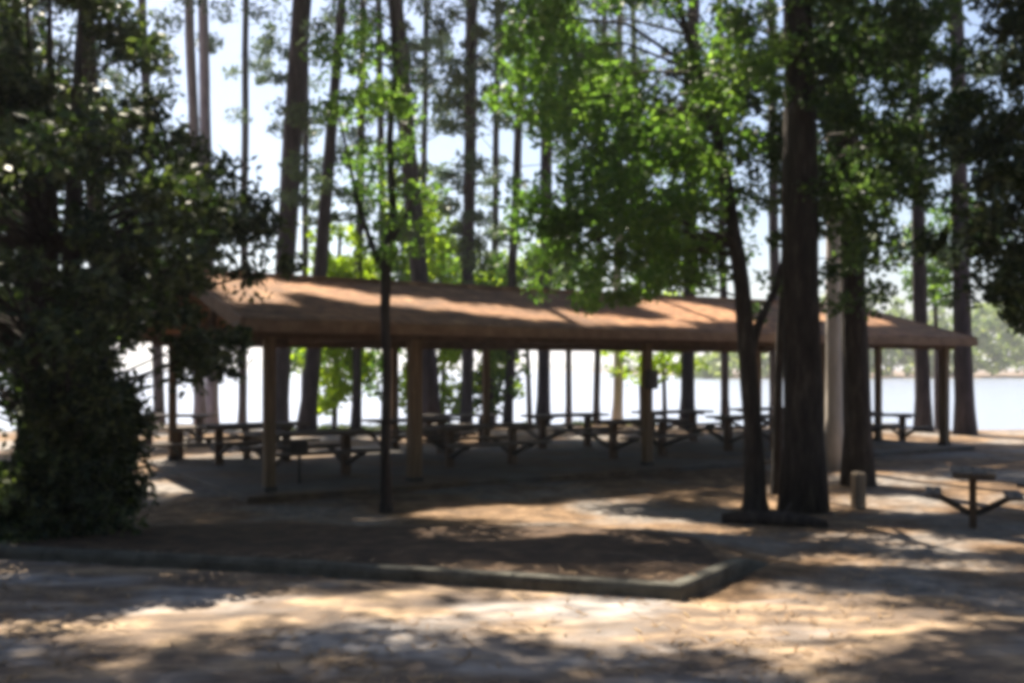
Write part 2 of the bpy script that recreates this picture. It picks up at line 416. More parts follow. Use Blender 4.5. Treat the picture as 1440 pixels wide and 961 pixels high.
# tables by the shore and on the left
for px, py, rz, lb in ((300, 652, .1, 'picnic table on the sunlit sand between the dark evergreen and the corner post'),
                       (245, 625, -.1, 'picnic table near the water, close to the dark evergreen'),
                       (1235, 624, .15, 'picnic table near the water seen under the right end of the roof'),
                       (640, 624, .05, 'picnic table near the water beyond the middle of the pavilion')):
    t = copy_tree(base); t['label'] = lb; t['group'] = GO; put(t, px, py, rz)

# utility post with crosspiece left of the second pavilion post
t = empty('charcoal_grill', (0, 0, 0), 'dark steel charcoal grill box on a short post right of the corner post', 'grill')
g = MB(); g.tube([(0, 0, -.05), (0, 0, .62)], [.045, .045], 8); g.build('post', M['steel'], t)
g = MB(); g.box((0, -.2, .70), (.46, .03, .2)); g.box((0, .2, .70), (.46, .03, .2)); g.box((-.22, 0, .70), (.03, .38, .2)); g.box((.22, 0, .70), (.03, .38, .2)); g.box((0, 0, .62), (.44, .38, .02)); g.build('firebox', M['steel'], t)
g = MB()
for k in range(7): g.tube([(-.2 + k * .066, -.19, .77), (-.2 + k * .066, .19, .77)], [.006, .006], 5)
g.build('grate', M['steel'], t); put(t, 421, 690, .2); t.scale = (.55, .55, .95)

# bollard and log
t = MB(); t.box((0, 0, .2), (.16, .16, .58), bev=.03); o = t.build('bollard', M['pale_post']); tag(o, 'short square wooden bollard right of the thick pine trunk', 'bollard')
put(o, 1207, 716, .3)
t = MB(); pts = [(-.55, 0, .05), (-.2, .03, .075), (.2, 0, .07), (.6, -.06, .04)]; t.tube(pts, [.06, .085, .08, .05], 12, .35); t.tube([(.1, 0, .1), (.22, .05, .26)], [.03, .015], 7, .2)
o = t.build('fallen_log', M['bark']); tag(o, 'short dark fallen log lying at the foot of the thick pine', 'log'); put(o, 1085, 738, -.25)

# ---------------------------------------------------------------- foliage
def leaves_mesh(name, C, Rr, n, ll, lw, mat, parent, flat=.0, squash=.75, rng=RNG, droop=0.):
    """C (k,3) clump centres, Rr (k,) radii, n leaves per clump; every leaf a bent quad of its own"""
    C = np.asarray(C, float).reshape(-1, 3); k = len(C)
    if k == 0: return None
    Rr = np.broadcast_to(np.asarray(Rr, float), (k,))
    N = k * n
    d = rng.normal(size=(N, 3)); d /= np.linalg.norm(d, axis=1)[:, None]
    rr = rng.random(N) ** .45
    c = np.repeat(C, n, 0); r = np.repeat(Rr, n)
    off = d * (rr * r)[:, None]; off[:, 2] *= squash
    P = c + off
    a = rng.normal(size=(N, 3)) + d * .6; a[:, 2] = a[:, 2] * (1 - flat) - droop; a /= np.linalg.norm(a, axis=1)[:, None]
    b = rng.normal(size=(N, 3)); b[:, 2] *= (1 - flat); b -= a * (a * b).sum(1)[:, None]; b /= np.linalg.norm(b, axis=1)[:, None]
    s = rng.uniform(.6, 1.35, N)[:, None]
    a = a * ll * s * .5; b = b * lw * s * .5
    v = np.stack([P - a, P + b * 1 - a * .1, P + a, P - b - a * .1], 1).reshape(-1, 3)
    me = bpy.data.meshes.new(name); me.vertices.add(4 * N); me.vertices.foreach_set('co', v.astype(np.float32).ravel())
    me.loops.add(4 * N); me.loops.foreach_set('vertex_index', np.arange(4 * N, dtype=np.int32))
    me.polygons.add(N); me.polygons.foreach_set('loop_start', np.arange(0, 4 * N, 4, dtype=np.int32)); me.polygons.foreach_set('loop_total', np.full(N, 4, np.int32))
    me.update(calc_edges=True); me.materials.append(mat)
    o = bpy.data.objects.new(name, me); COL.objects.link(o)
    if parent: o.parent = parent; o.location = -parent.location   # parents of crowns are unrotated
    return o
def tube_local(root, mbd): return mbd.build('trunk', root[1], root[0])

def trunk_pts(px0, px1, Y, w0, w1, py1=0, ztop=None, bend=0., zb=None):
    """trunk as world points: from its foot at px0 to px1 at image row py1, carried on to height ztop"""
    x0 = wx(px0, Y); z0 = ground_z(x0, Y) - .15 if zb is None else zb
    x1 = wx(px1, Y); z1 = wz(py1, Y); ztop = ztop or z1
    n = 22; P = []; Rd = []
    r0 = w0 / 2 / F * Y; r1 = w1 / 2 / F * Y; sd_ = random.random() * 50
    for i in range(n + 1):
        t = i / n; z = z0 + (ztop - z0) * t; u = (z - z0) / (z1 - z0)
        x = x0 + (x1 - x0) * u + bend * math.sin(math.pi * min(u, 1.5)) + .06 * mnoise.noise((z * .3, sd_, 0))
        y = Y + .08 * mnoise.noise((z * .3, sd_, 9))
        r = r0 + (r1 - r0) * min(u, 1.); 
        if u > 1: r = max(.02, r1 * (1 - (z - z1) / (ztop - z1 + 1e-6) * .85)) if ztop > z1 else r
        r *= 1 + .18 * math.exp(-(z - z0 - .1) / .2)
        P.append(Vector((x, y, z))); Rd.append(r)
    return P, Rd
PINES = []
def pine(px0, px1, Y, w0, w1, label, ztop=24., bark='bark_far', bend=0., py1=0, group='tall pines around the pavilion', kind='pine_tree', seen=True):
    P, Rd = trunk_pts(px0, px1, Y, w0, w1, py1, ztop, bend)
    loc = Vector((P[0].x, P[0].y, ground_z(P[0].x, P[0].y)))
    root = empty(kind, loc, label, 'pine tree' if kind == 'pine_tree' else 'tree', group)
    d = dict(root=root, P=P, R=Rd, mat=M[bark], clumps=[], seen=seen); PINES.append(d)
    return d
#     foot  at top  depth w0  w1
pine(282, 268, 33, 17, 13, 'pale slim pine, left one of a close pair beside the dark evergreen', bark='bark_mauve')
pine(299, 285, 34, 18, 14, 'pale slim pine, right one of a close pair beside the dark evergreen', bark='bark_mauve')
pine(388, 424, 30, 27, 27, 'tall dark pine leaning right, first trunk right of the open white sky')
pine(428, 431, 37, 10, 8, 'very thin pine between two thicker leaning trunks at the left of the roof')
pine(431, 481, 31, 25, 12, 'slim pine leaning right with a trunk that thickens below the roof')
pine(500, 511, 34, 13, 9, 'thin straight pine just left of the slim forked tree')
pine(610, 556, 26, 26, 22, 'tall grey pine leaning left behind the slim forked tree', py1=0)
pine(655, 664, 29, 17, 17, 'straight dark pine rising alone above the middle of the roof')
pine(713, 736, 33, 14, 11, 'slim pine just left of the bright green tree crown')
pine(763, 772, 31, 19, 15, 'pine trunk near the shore seen under the roof against the white lake')
pine(838, 850, 37, 10, 8, 'very thin pine near the shore with pinkish lake light beside it')
pine(966, 975, 30, 20, 16, 'dark pine trunk near the shore right of the meter box post')
pine(1130, 1120, 12.6, 58, 40, 'thickest pine in the photo, dark trunk in front of the pavilion roof', 21, 'bark', group='large pines close to the camera')
pine(1206, 1180, 15.2, 40, 28, 'second thickest pine, just right of the thickest trunk', 21, 'bark', bend=.05, group='large pines close to the camera')
pine(1172, 1174, 17.5, 25, 20, 'pale tan tree trunk showing between the two thickest pines', bark='bark_pale')
pine(1299, 1283, 28, 22, 14, 'pine standing by the water just left of the pavilion right corner post')
pine(1356, 1345, 27, 26, 19, 'dark pine by the water just right of the pavilion right corner post')
pine(225, 200, 36, 16, 12, 'dark pine trunk by the shore mostly hidden behind the evergreen')
pine(341, 345, 38, 12, 9, 'thin shore pine seen under the roof left of the corner post')
pine(1020, 1012, 33, 12, 9, 'thin shore pine showing through the gap right of the green crown')
pine(905, 890, 37, 11, 8, 'very thin shore pine just left of the meter box post')
pine(1090, 1085, 34, 16, 12, 'slim shore pine between the leaning tree and the thickest trunk')
pine(590, 600, 38, 10, 8, 'very thin shore pine between the forked tree and the wide second post')
pine(800, 796, 39, 9, 7, 'thinnest shore pine in the white lake glare under the roof')
pine(545, 532, 38, 12, 9, 'thin shore pine hidden in part by the slim forked tree trunk')
pine(692, 700, 37, 11, 8, 'thin shore pine standing in the green saplings under the roof')
pine(868, 872, 38, 15, 9, 'greyish tan shore pine in the glare left of the meter box post', bark='bark_pale')
pine(-60, -60, 21, 26, 22, 'pine beyond the left edge of the photo', bark='bark', seen=False)
pine(150, 120, 24, 26, 22, 'pine hidden behind the dark evergreen at the left', bark='bark', seen=False)
pine(-150, -160, 12, 26, 22, 'near pine beyond the left edge of the photo', bark='bark', seen=False)
pine(1500, 1480, 20, 26, 22, 'pine beyond the right edge of the photo', bark='bark', seen=False)

# light that reaches the ground: where the photograph has sun patches the crowns overhead are open
PATCH = [(1010, 897, 330, 34), (1240, 905, 110, 26), (90, 885, 190, 34), (30, 815, 90, 26), (420, 880, 90, 14), (600, 855, 90, 14), (240, 835, 70, 10),
         (700, 706, 140, 12), (840, 725, 130, 11), (610, 690, 60, 9), (950, 745, 100, 9), (1190, 800, 70, 10), (1240, 748, 70, 9), (1330, 775, 60, 8), (1385, 815, 60, 10),
         (1300, 700, 60, 10), (1420, 765, 40, 9), (1070, 695, 30, 8), (235, 676, 70, 10), (330, 683, 60, 9), (330, 640, 130, 8), (180, 650, 60, 8), (430, 672, 60, 8),
         (1400, 690, 60, 12), (1180, 695, 60, 8), (1120, 860, 60, 10)]
PATCH_FAR = [(870, 613, 70, 5), (450, 635, 80, 6), (1250, 608, 120, 6), (1400, 612, 60, 6), (600, 612, 80, 4), (300, 612, 120, 6)]
RPATCH = [(.2, 1.9, 1.5, .5), (-.2, .9, .6, .3), (2.5, 1.25, .9, .35), (3.7, .9, .9, .3), (4.9, .55, .9, .35), (6.0, .3, .9, .4), (7.0, .05, .8, .35), (9.3, 1.4, 1.1, .9), (13.6, 1.2, 1.2, .5)]
RN = Vector((0, -math.sin(slope), math.cos(slope)))
LIT = [Vector((wx(a, 12.9), 12.9, wz(b, 12.9))) for a, b in ((740, 130), (770, 180), (800, 230), (720, 90), (850, 110), (800, 40), (760, 260), (1180, 120), (1250, 200), (960, 60), (530, 110))] + [Vector((wx(1170, 17.5), 17.5, wz(b, 17.5))) for b in (300, 370, 440, 510)]
def over_lit(p):
    for q in LIT:
        d = p - q; k = d.dot(SUN)
        if k > 1 and (d - SUN * k).length < 1.0: return True
    return False
def sunny(p, grow=1.0, r=0):
    if r > 0:
        a = sunny(p, grow)
        if a: return True
        return any(sunny(p + Vector(o) * r, grow, -1) for o in ((1, 0, 0), (-1, 0, 0), (0, 1, 0), (0, -1, 0)))
    """does a clump at world point p shade a spot that the photo shows in sun?"""
    # roof plane (near slope): local coordinates
    rel = p - Vector((PO.x, PO.y, GZ)); lp = Vector((rel.dot(U), rel.dot(V), rel.z)); ls = Vector((SUN.dot(U), SUN.dot(V), SUN.z))
    q0 = Vector((0, -OVY, EZ + .1)); den = ls.dot(RN); t = (lp - q0).dot(RN) / den
    if t > 0:
        h = lp - ls * t
        if -OVX - .3 < h.x < LEN + OVX + .3 and -OVY <= h.y <= DEP / 2:
            for (a, b, ra, rb) in (RPATCH if r >= 0 else []):
                if (max(0, abs(h.x - a) - .4) / ra) ** 2 + (max(0, abs(h.y - b) - .34) / rb) ** 2 < grow: return True
            return False
    t = (p.z + .1) / SUN.z; g_ = p - SUN * t
    if g_.y < 1.5: return False
    px = 720 + g_.x / g_.y * F; py = HOR + (EYE + .1) / g_.y * F
    for (a, b, ra, rb) in PATCH + PATCH_FAR:
        if ((px - a) / ra) ** 2 + ((py - b) / rb) ** 2 < grow: return True
    return False
def pix(p): return (720 + p.x / p.y * F, HOR - (p.z - EYE) / p.y * F) if p.y > .5 else (-999, -999)

def nearest(p, pool):
    best = min(pool, key=lambda d: (Vector((d['P'][-6].x, d['P'][-6].y)) - Vector((p.x, p.y))).length + (3 if not d['seen'] else 0))
    return best, (Vector((best['P'][-6].x, best['P'][-6].y)) - Vector((p.x, p.y))).length
def hits_roof(p):
    rel = p - Vector((PO.x, PO.y, GZ)); lp = Vector((rel.dot(U), rel.dot(V), rel.z)); ls = Vector((SUN.dot(U), SUN.dot(V), SUN.z))
    h = lp - ls * ((lp.z - 2.9) / ls.z)
    return -.9 < h.x < LEN + .9 and -1.0 < h.y < DEP / 2 + .6
cnt = 0
for _ in range(40000):
    if cnt >= 4300: break
    z = random.uniform(9, 23)
    gx, gy = random.uniform(-11, 13), random.uniform(2.0, 30)
    p = Vector((gx, gy, 0)) + SUN * (z / SUN.z); r = random.uniform(.4, .85)
    if hits_roof(p) or sunny(p, 1.0, r * .75) or over_lit(p): continue
    qx, qy = pix(p)
    if qy > -60 and -60 < qx < 1500:
        if 295 < qx < 400 and qy > 20: continue
        if random.random() < (.8 if qx < 700 else .6): continue
    best, dd = nearest(p, PINES)
    if dd > 12: continue
    best['clumps'].append((p, r)); cnt += 1
cr = 0
for _ in range(20000):
    if cr >= 1500: break
    q = Vector((PO.x, PO.y, GZ)) + U * random.uniform(-.8, LEN + .8) + V * random.uniform(-.6, DEP / 2 + .3) + Vector((0, 0, 2.8))
    p = q + SUN * (random.uniform(12, 21) / SUN.z)
    if sunny(p) or over_lit(p): continue
    best, dd = nearest(p, PINES)
    if dd > 12: continue
    best['clumps'].append((p, random.uniform(.3, .45))); cr += 1
for _ in range(6000):        # the twigs that keep the raised bed in shade
    if cr >= 1900: break
    p = Vector((random.uniform(-4.5, 1.7), random.uniform(8.0, 10.9), 0)); z = random.uniform(9, 18)
    p = p + SUN * (z / SUN.z)
    if sunny(p, 1.0, .3) or over_lit(p): continue
    best, dd = nearest(p, PINES)
    if dd > 13: continue
    best['clumps'].append((p, random.uniform(.3, .45))); cr += 1

# wispy low pine boughs seen against the sky
WISP = [(450, 300, 30, 40, 4), (590, 400, 50, 25, 5), (690, 220, 40, 60, 4), (660, 350, 40, 40, 4), (720, 350, 40, 30, 4), (540, 60, 50, 40, 4), (395, 95, 60, 60, 8), (440, 210, 40, 60, 6), (480, 250, 60, 60, 8), (600, 110, 60, 70, 9), (610, 250, 50, 60, 8), (640, 170, 40, 60, 5), (700, 130, 60, 60, 6), (690, 300, 40, 50, 5),
        (320, 70, 40, 40, 3), (520, 130, 60, 90, 7), (570, 330, 60, 50, 6), (730, 60, 50, 50, 5), (1270, 60, 60, 50, 6), (1290, 190, 60, 60, 7), (1245, 230, 50, 60, 7), (1310, 330, 40, 40, 5), (1400, 70, 50, 50, 5), (1250, 350, 40, 30, 3)]
for (a, b, ra, rb, n) in WISP:
    for _ in range(int(n * 1.9)):
        qx, qy = random.gauss(a, ra * .55), random.gauss(b, rb * .55)
        cand = [d for d in PINES if d['P'][0].y > 25 and d['seen']]
        best = min(cand, key=lambda d: abs(pix(d['P'][12])[0] - qx))
        Y = best['P'][0].y + random.uniform(-2, 2)
        if sunny(Vector((wx(qx, Y), Y, wz(qy, Y))), 1, .4): continue
        best['clumps'].append((Vector((wx(qx, Y), Y, wz(qy, Y))), random.uniform(.3, .6)))

for d in PINES:
    root = d['root']; lo = root.location
    tb = MB(); P, Rd = d['P'], d['R']
    big = Rd[3] > .2
    tb.tube([p - lo for p in P], Rd, 18 if big else 10, .12 if big else .08)
    for (c, r) in d['clumps']:
        zt = c.z - random.uniform(.2, 1.2); i = min(range(len(P)), key=lambda k: abs(P[k].z - zt)); s_ = P[i]
        dl = (c - s_).length
        mid = s_.lerp(c, .55) + Vector((0, 0, -.08 * dl))
        if dl < .3 or any(sunny(s_.lerp(c, k / 12), 1.3) for k in range(3, 13)): continue
        if c.z > 12 and random.random() < .55: continue
        if dl > 2.6 and pix(s_.lerp(c, .6))[1] > -30: continue
        if any(270 < pix(s_.lerp(c, k / 8))[0] < 420 and pix(s_.lerp(c, k / 8))[1] > -40 for k in range(2, 9)) and dl > 1.2: continue
        mid = s_.lerp(c, .55) + Vector((0, 0, -.08 * dl)); r0 = min(Rd[i] * .35, .007 * dl + .008)
        tb.tube([s_ - lo, mid - lo, c - lo], [r0, r0 * .6, r0 * .25], 4, cap=False)
    for _ in range(6):       # dead stubs
        i = random.randint(5, 14); a = random.uniform(0, 6.28); l_ = random.uniform(.2, .7)
        s_ = P[i] - lo; e = s_ + Vector((math.cos(a) * l_, math.sin(a) * l_, random.uniform(-.1, .2)))
        tb.tube([s_, e], [.02, .008], 4, cap=False)
    tb.build('trunk', d['mat'], root)
    if d['clumps']:
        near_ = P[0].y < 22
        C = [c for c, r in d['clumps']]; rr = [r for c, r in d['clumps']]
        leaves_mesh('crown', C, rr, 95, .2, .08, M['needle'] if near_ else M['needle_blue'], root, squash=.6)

# ---- broadleaf tree leaning left, its crown over the roof
def in_px(p, ell):
    q = pix(p)
    return any(((q[0] - a) / ra) ** 2 + ((q[1] - b) / rb) ** 2 < 1 for a, b, ra, rb in ell)
def broad_tree(name, cat, label, foot, path, ell, Yr, nclump, r, nleaf, ll, lw, mat, bark, w0, group=None, keep=None, sun=True, limb=.012, squash=.8, extra=None, droop=0.):
    """foot (px,Y); path = [(px,py,w)] up the trunk; ell = ellipses the crown fills at depths Yr"""
    px0, Y = foot; x0 = wx(px0, Y); z0 = ground_z(x0, Y); loc = Vector((x0, Y, z0)); root = empty(name, loc, label, cat, group)
    P = [Vector((x0, Y, z0 - .1)), Vector((x0, Y, z0 + .15))]; Rd = [w0 / 2 / F * Y * 1.5, w0 / 2 / F * Y * 1.05]
    for a, b, w_ in path: P.append(Vector((wx(a, Y), Y + random.uniform(-.08, .08), wz(b, Y)))); Rd.append(w_ / 2 / F * Y)
    # resample
    P2, R2 = [], []
    for i in range(len(P) - 1):
        for k in range(4):
            t = k / 4; P2.append(P[i].lerp(P[i + 1], t)); R2.append(Rd[i] * (1 - t) + Rd[i + 1] * t)
    P2.append(P[-1]); R2.append(Rd[-1])
    tb = MB(); tb.tube([p - loc for p in P2], R2, 14, .14)
    for ex in (extra or []):
        q = [Vector((wx(a, Y), Y + dy, wz(b, Y))) - loc for a, b, w_, dy in ex]; tb.tube(q, [w_ / 2 / F * Y for a, b, w_, dy in ex], 9, .1)
    cl = []; tries = 0
    area = [e[2] * e[3] for e in ell]; tot = sum(area)
    while len(cl) < nclump and tries < nclump * 12:
        tries += 1
        e = random.choices(ell, area)[0]; a_, b_ = random.uniform(-1, 1), random.uniform(-1, 1)
        if a_ * a_ + b_ * b_ > 1: continue
        yy = random.uniform(*Yr); p = Vector((wx(e[0] + a_ * e[2], Y), yy, wz(e[1] + b_ * e[3], Y)))
        if sun and sunny(p, .8, r): continue
        if mnoise.noise((p.x * .9, p.y * .9, p.z * .9 + 7)) < -.12: continue
        if keep and not keep(p): continue
        cl.append(p)
    for c in cl[::7]:
        i = min(range(3, len(P2)), key=lambda k: (P2[k] - c).length + (1.5 if P2[k].z > c.z else 0)); s_ = P2[i]; dl = (c - s_).length
        if dl < .15: continue
        mid = s_.lerp(c, .5) + Vector((random.uniform(-.1, .1), random.uniform(-.1, .1), .1 * dl)); r0 = min(R2[i] * .6, limb * .8 * dl + .006)
        tb.tube([s_ - loc, mid - loc, c - loc], [r0, r0 * .65, r0 * .25], 5, cap=False)
    tb.build('trunk', M[bark], root)
    rr = [random.uniform(.6, 1.3) * r for _ in cl]
    leaves_mesh('crown', cl, rr, nleaf, ll, lw, mat, root, squash=squash, droop=droop)
    return root
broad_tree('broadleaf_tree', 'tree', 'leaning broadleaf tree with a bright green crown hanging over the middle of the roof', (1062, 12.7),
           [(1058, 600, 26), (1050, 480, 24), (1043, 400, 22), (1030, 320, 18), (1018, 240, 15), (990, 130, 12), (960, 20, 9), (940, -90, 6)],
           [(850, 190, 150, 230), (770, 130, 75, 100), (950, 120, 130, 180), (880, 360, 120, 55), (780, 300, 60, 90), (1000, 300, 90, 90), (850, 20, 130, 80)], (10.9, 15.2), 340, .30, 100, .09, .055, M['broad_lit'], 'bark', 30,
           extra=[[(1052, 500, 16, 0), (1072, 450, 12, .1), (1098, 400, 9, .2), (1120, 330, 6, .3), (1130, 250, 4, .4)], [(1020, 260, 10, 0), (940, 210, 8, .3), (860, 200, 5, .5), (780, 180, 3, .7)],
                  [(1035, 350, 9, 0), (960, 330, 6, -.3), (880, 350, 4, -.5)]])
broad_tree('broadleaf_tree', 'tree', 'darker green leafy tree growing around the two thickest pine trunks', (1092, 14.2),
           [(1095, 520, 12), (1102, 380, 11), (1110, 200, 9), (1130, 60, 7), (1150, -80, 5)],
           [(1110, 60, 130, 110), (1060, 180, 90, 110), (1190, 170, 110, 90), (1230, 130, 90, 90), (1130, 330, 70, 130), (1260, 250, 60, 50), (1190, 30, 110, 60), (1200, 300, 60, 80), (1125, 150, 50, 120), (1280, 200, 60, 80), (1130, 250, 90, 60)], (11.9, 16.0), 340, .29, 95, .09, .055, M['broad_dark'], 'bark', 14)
broad_tree('forked_tree', 'tree', 'slim dark forked tree standing in front of the roof left of centre', (543, 12.4),
           [(542, 640, 14), (543, 520, 13), (541, 440, 14), (543, 380, 16), (552, 300, 12), (548, 200, 10), (556, 100, 8), (550, -20, 6)],
           [(530, 120, 60, 110), (545, 260, 50, 60), (470, 120, 60, 60), (610, 330, 40, 50), (545, 350, 30, 20)], (11.6, 13.4), 60, .24, 60, .08, .05, M['broad_lit'], 'bark', 16,
           extra=[[(541, 385, 9, 0), (520, 340, 8, .05), (502, 285, 6, .1), (488, 220, 5, .1), (470, 140, 3, .2)], [(546, 350, 6, 0), (575, 300, 4, -.1), (600, 220, 3, -.1)]])
# bright saplings at the shore
G3 = 'bright spring green saplings by the shore'
broad_tree('sapling', 'sapling', 'yellow-green sapling by the shore left of the slim forked tree', (470, 35), [(472, 500, 7), (475, 400, 6), (478, 330, 4)],
           [(480, 365, 40, 50), (470, 500, 40, 60), (500, 430, 40, 50), (455, 540, 25, 40)], (33.5, 36.5), 120, .55, 40, .24, .16, M['bright'], 'bark_far', 8, G3, sun=False)
broad_tree('sapling', 'sapling', 'yellow-green sapling by the shore behind the wide second pavilion post', (622, 36), [(624, 500, 6), (622, 420, 5), (615, 340, 4)],
           [(610, 350, 40, 50), (640, 520, 50, 60), (660, 430, 60, 50), (700, 520, 30, 50), (575, 540, 15, 40)], (34, 37), 130, .5, 40, .22, .15, M['bright'], 'bark_far', 8, G3, sun=False)
broad_tree('sapling', 'sapling', 'duller green sapling by the shore under the middle of the roof', (690, 34), [(692, 500, 6), (695, 420, 5)],
           [(690, 520, 40, 55), (700, 400, 50, 30), (780, 385, 60, 25)], (32.5, 35), 70, .5, 40, .22, .15, M['broad'], 'bark_far', 8, G3, sun=False)

broad_tree('sapling', 'sapling', 'pale green shore sapling showing over the roof right of the forked tree', (745, 38), [(742, 500, 6), (738, 420, 4)],
           [(640, 370, 60, 40), (740, 385, 60, 30), (580, 300, 40, 60)], (36, 39), 90, .5, 36, .22, .15, M['bright'], 'bark_far', 8, G3, sun=False)
broad_tree('sapling', 'sapling', 'green sapling at the water by the right end of the roof', (1318, 36), [(1316, 480, 7), (1312, 380, 5)],
           [(1330, 330, 50, 50), (1300, 400, 30, 30)], (34, 37), 60, .5, 40, .22, .15, M['broad'], 'bark_far', 8, G3, sun=False)
broad_tree('sapling', 'sapling', 'drooping yellow-green sapling seen just below the eave at the meter box post', (935, 37), [(934, 540, 6), (930, 480, 4)],
           [(915, 505, 70, 28), (960, 450, 50, 40)], (35.5, 38.5), 60, .45, 36, .2, .13, M['bright'], 'bark_far', 7, G3, sun=False)
broad_tree('sapling', 'sapling', 'green sapling by the shore between the corner post and the forked tree', (505, 37), [(506, 520, 6), (510, 440, 4)],
           [(520, 510, 35, 45), (560, 400, 50, 40), (420, 520, 25, 40)], (35.5, 38.5), 90, .5, 36, .22, .15, M['broad'], 'bark_far', 7, G3, sun=False)
# ---- evergreens at the sides
def evergreen(name, label, cx, cy, prof, zmax, n, r, nleaf, ll, lw, mat, trunk_r=.14, squash=.8, density=None, stems=1, n0=-.08):
    z0 = ground_z(cx, cy); loc = Vector((cx, cy, z0)); root = empty(name, loc, label, 'evergreen tree', 'dark evergreens framing the photo')
    tb = MB()
    stem = []
    for s_ in range(stems):
        ox, oy = (random.uniform(-.35, .35), random.uniform(-.2, .2)) if s_ else (0, 0)
        P = [Vector((ox * (1 + z * .35), oy * (1 + z * .3), z)) + Vector((.05 * mnoise.noise((z, s_, 0)), .05 * mnoise.noise((z, s_, 4)), 0)) for z in [-.15, .1, .5, 1.0, 1.8, 2.8, 3.8, zmax * .75, zmax - .4]]
        tb.tube(P, [trunk_r * k for k in (1.5, 1.1, 1, .9, .8, .65, .5, .35, .12)], 12, .12); stem.append(P)
    cl = []
    def rad(z):
        for (za, ra), (zb, rb) in zip(prof, prof[1:]):
            if za <= z <= zb: return ra + (rb - ra) * (z - za) / (zb - za)
        return 0
    while len(cl) < n:
        z = random.uniform(prof[0][0], prof[-1][0]); a = random.uniform(0, 2 * math.pi)
        R_ = rad(z) * (1 + .22 * mnoise.noise((math.cos(a) * 1.3, math.sin(a) * 1.3, z * .9)) + .12 * mnoise.noise((math.cos(a) * 4, math.sin(a) * 4, z * 2.5)))
        t = math.sqrt(random.uniform(.06, 1)); p = Vector((math.cos(a) * R_ * t, math.sin(a) * R_ * t, z)); q = p + loc
        if mnoise.noise((q.x * 1.1, q.y * 1.1, q.z * 1.1)) < n0: continue
        if random.random() < .6 and sunny(q, .8): continue
        cl.append(q)
        if len(cl) % 2 == 0:
            st = random.choice(stem); i = min(range(1, len(st)), key=lambda k: abs(st[k].z - (z - .35 * t * R_))); dl = (p - st[i]).length; r0 = .008 + .008 * dl
            tb.tube([st[i], st[i].lerp(p, .5) + Vector((0, 0, .05 * dl)), p], [r0, r0 * .6, r0 * .25], 4, cap=False)
    tb.build('trunk', M['bark'], root)
    leaves_mesh('crown', cl, [random.uniform(.6, 1.3) * r for _ in cl], nleaf, ll, lw, mat, root, squash=squash)
    return root
evergreen('evergreen_tree', 'big dark bushy evergreen filling the left side of the photo', -4.65, 9.9,
          [(.0, .75), (.4, .9), (1.0, .85), (1.5, 1.4), (2.0, 2.15), (3.0, 2.4), (3.5, 2.1), (3.9, 1.5), (4.3, 1.1), (5.2, .8), (5.8, .2)], 5.8, 740, .27, 85, .10, .05, M['holly'], stems=3)
evergreen('evergreen_tree', 'dark evergreen overhanging the top left corner of the photo', -9.4, 15.0,
          [(3.0, .6), (4.2, 2.0), (5.4, 2.8), (7.2, 2.9), (9.0, 2.0), (10.3, .3)], 10.3, 560, .38, 85, .11, .05, M['holly'], trunk_r=.17)
evergreen('evergreen_tree', 'dark evergreen whose boughs enter at the top right corner of the photo', 6.9, 10.4,
          [(2.0, .8), (2.6, 2.1), (3.4, 2.35), (4.6, 2.0), (6.0, 1.7), (7.5, .6), (8.2, .2)], 8.2, 800, .28, 90, .12, .05, M['holly'], trunk_r=.19)
# green shrub tree behind at far left
broad_tree('broadleaf_tree', 'tree', 'mid green leafy tree behind the big dark evergreen at the left edge', (30, 15), [(32, 500, 14), (40, 350, 10), (30, 200, 7)],
           [(30, 330, 110, 150), (90, 440, 80, 100), (0, 480, 90, 80)], (13.5, 17), 130, .38, 60, .13, .08, M['broad'], 'bark', 16, sun=False)
# low shrub at the kerb, left
C = []
for (px, py, Y) in [(60, 700, 9.3), (20, 720, 9.0), (110, 715, 9.2), (-30, 690, 9.3)]:
    x = wx(px, Y)
    for _ in range(26): C.append((x + random.gauss(0, .22), Y + random.gauss(0, .2), ground_z(x, Y) + abs(random.gauss(.15, .28))))
tb = empty('shrub', (wx(40, 9.2), 9.2, ground_z(wx(40, 9.2), 9.2)), 'low dark shrub at the foot of the big evergreen beside the kerb', 'shrub')
leaves_mesh('foliage', C, .18, 60, .08, .045, M['holly'], tb)
sm = MB()
for k in range(14): sm.tube([(random.uniform(-.3, .3), random.uniform(-.15, .15), -.05), (random.uniform(-.6, .5), random.uniform(-.3, .3), .55)], [.012, .005], 4, cap=False)
sm.build('stems', M['bark'], tb)

# ---- low dark brush along the near bank
C = []
for _ in range(700):
    x = random.uniform(-19, 6); 
    if mnoise.noise((x * .35, 3, 3)) < -.25: continue
    y = shore(x) - 2.2 + random.uniform(-.9, .9); C.append((x, y, ground_z(x, y) + random.uniform(.02, .22)))
tag(leaves_mesh('bank_brush', C, .28, 34, .22, .06, M['holly'], None), 'low dark brush along the near bank of the lake', 'brush', kind='stuff')
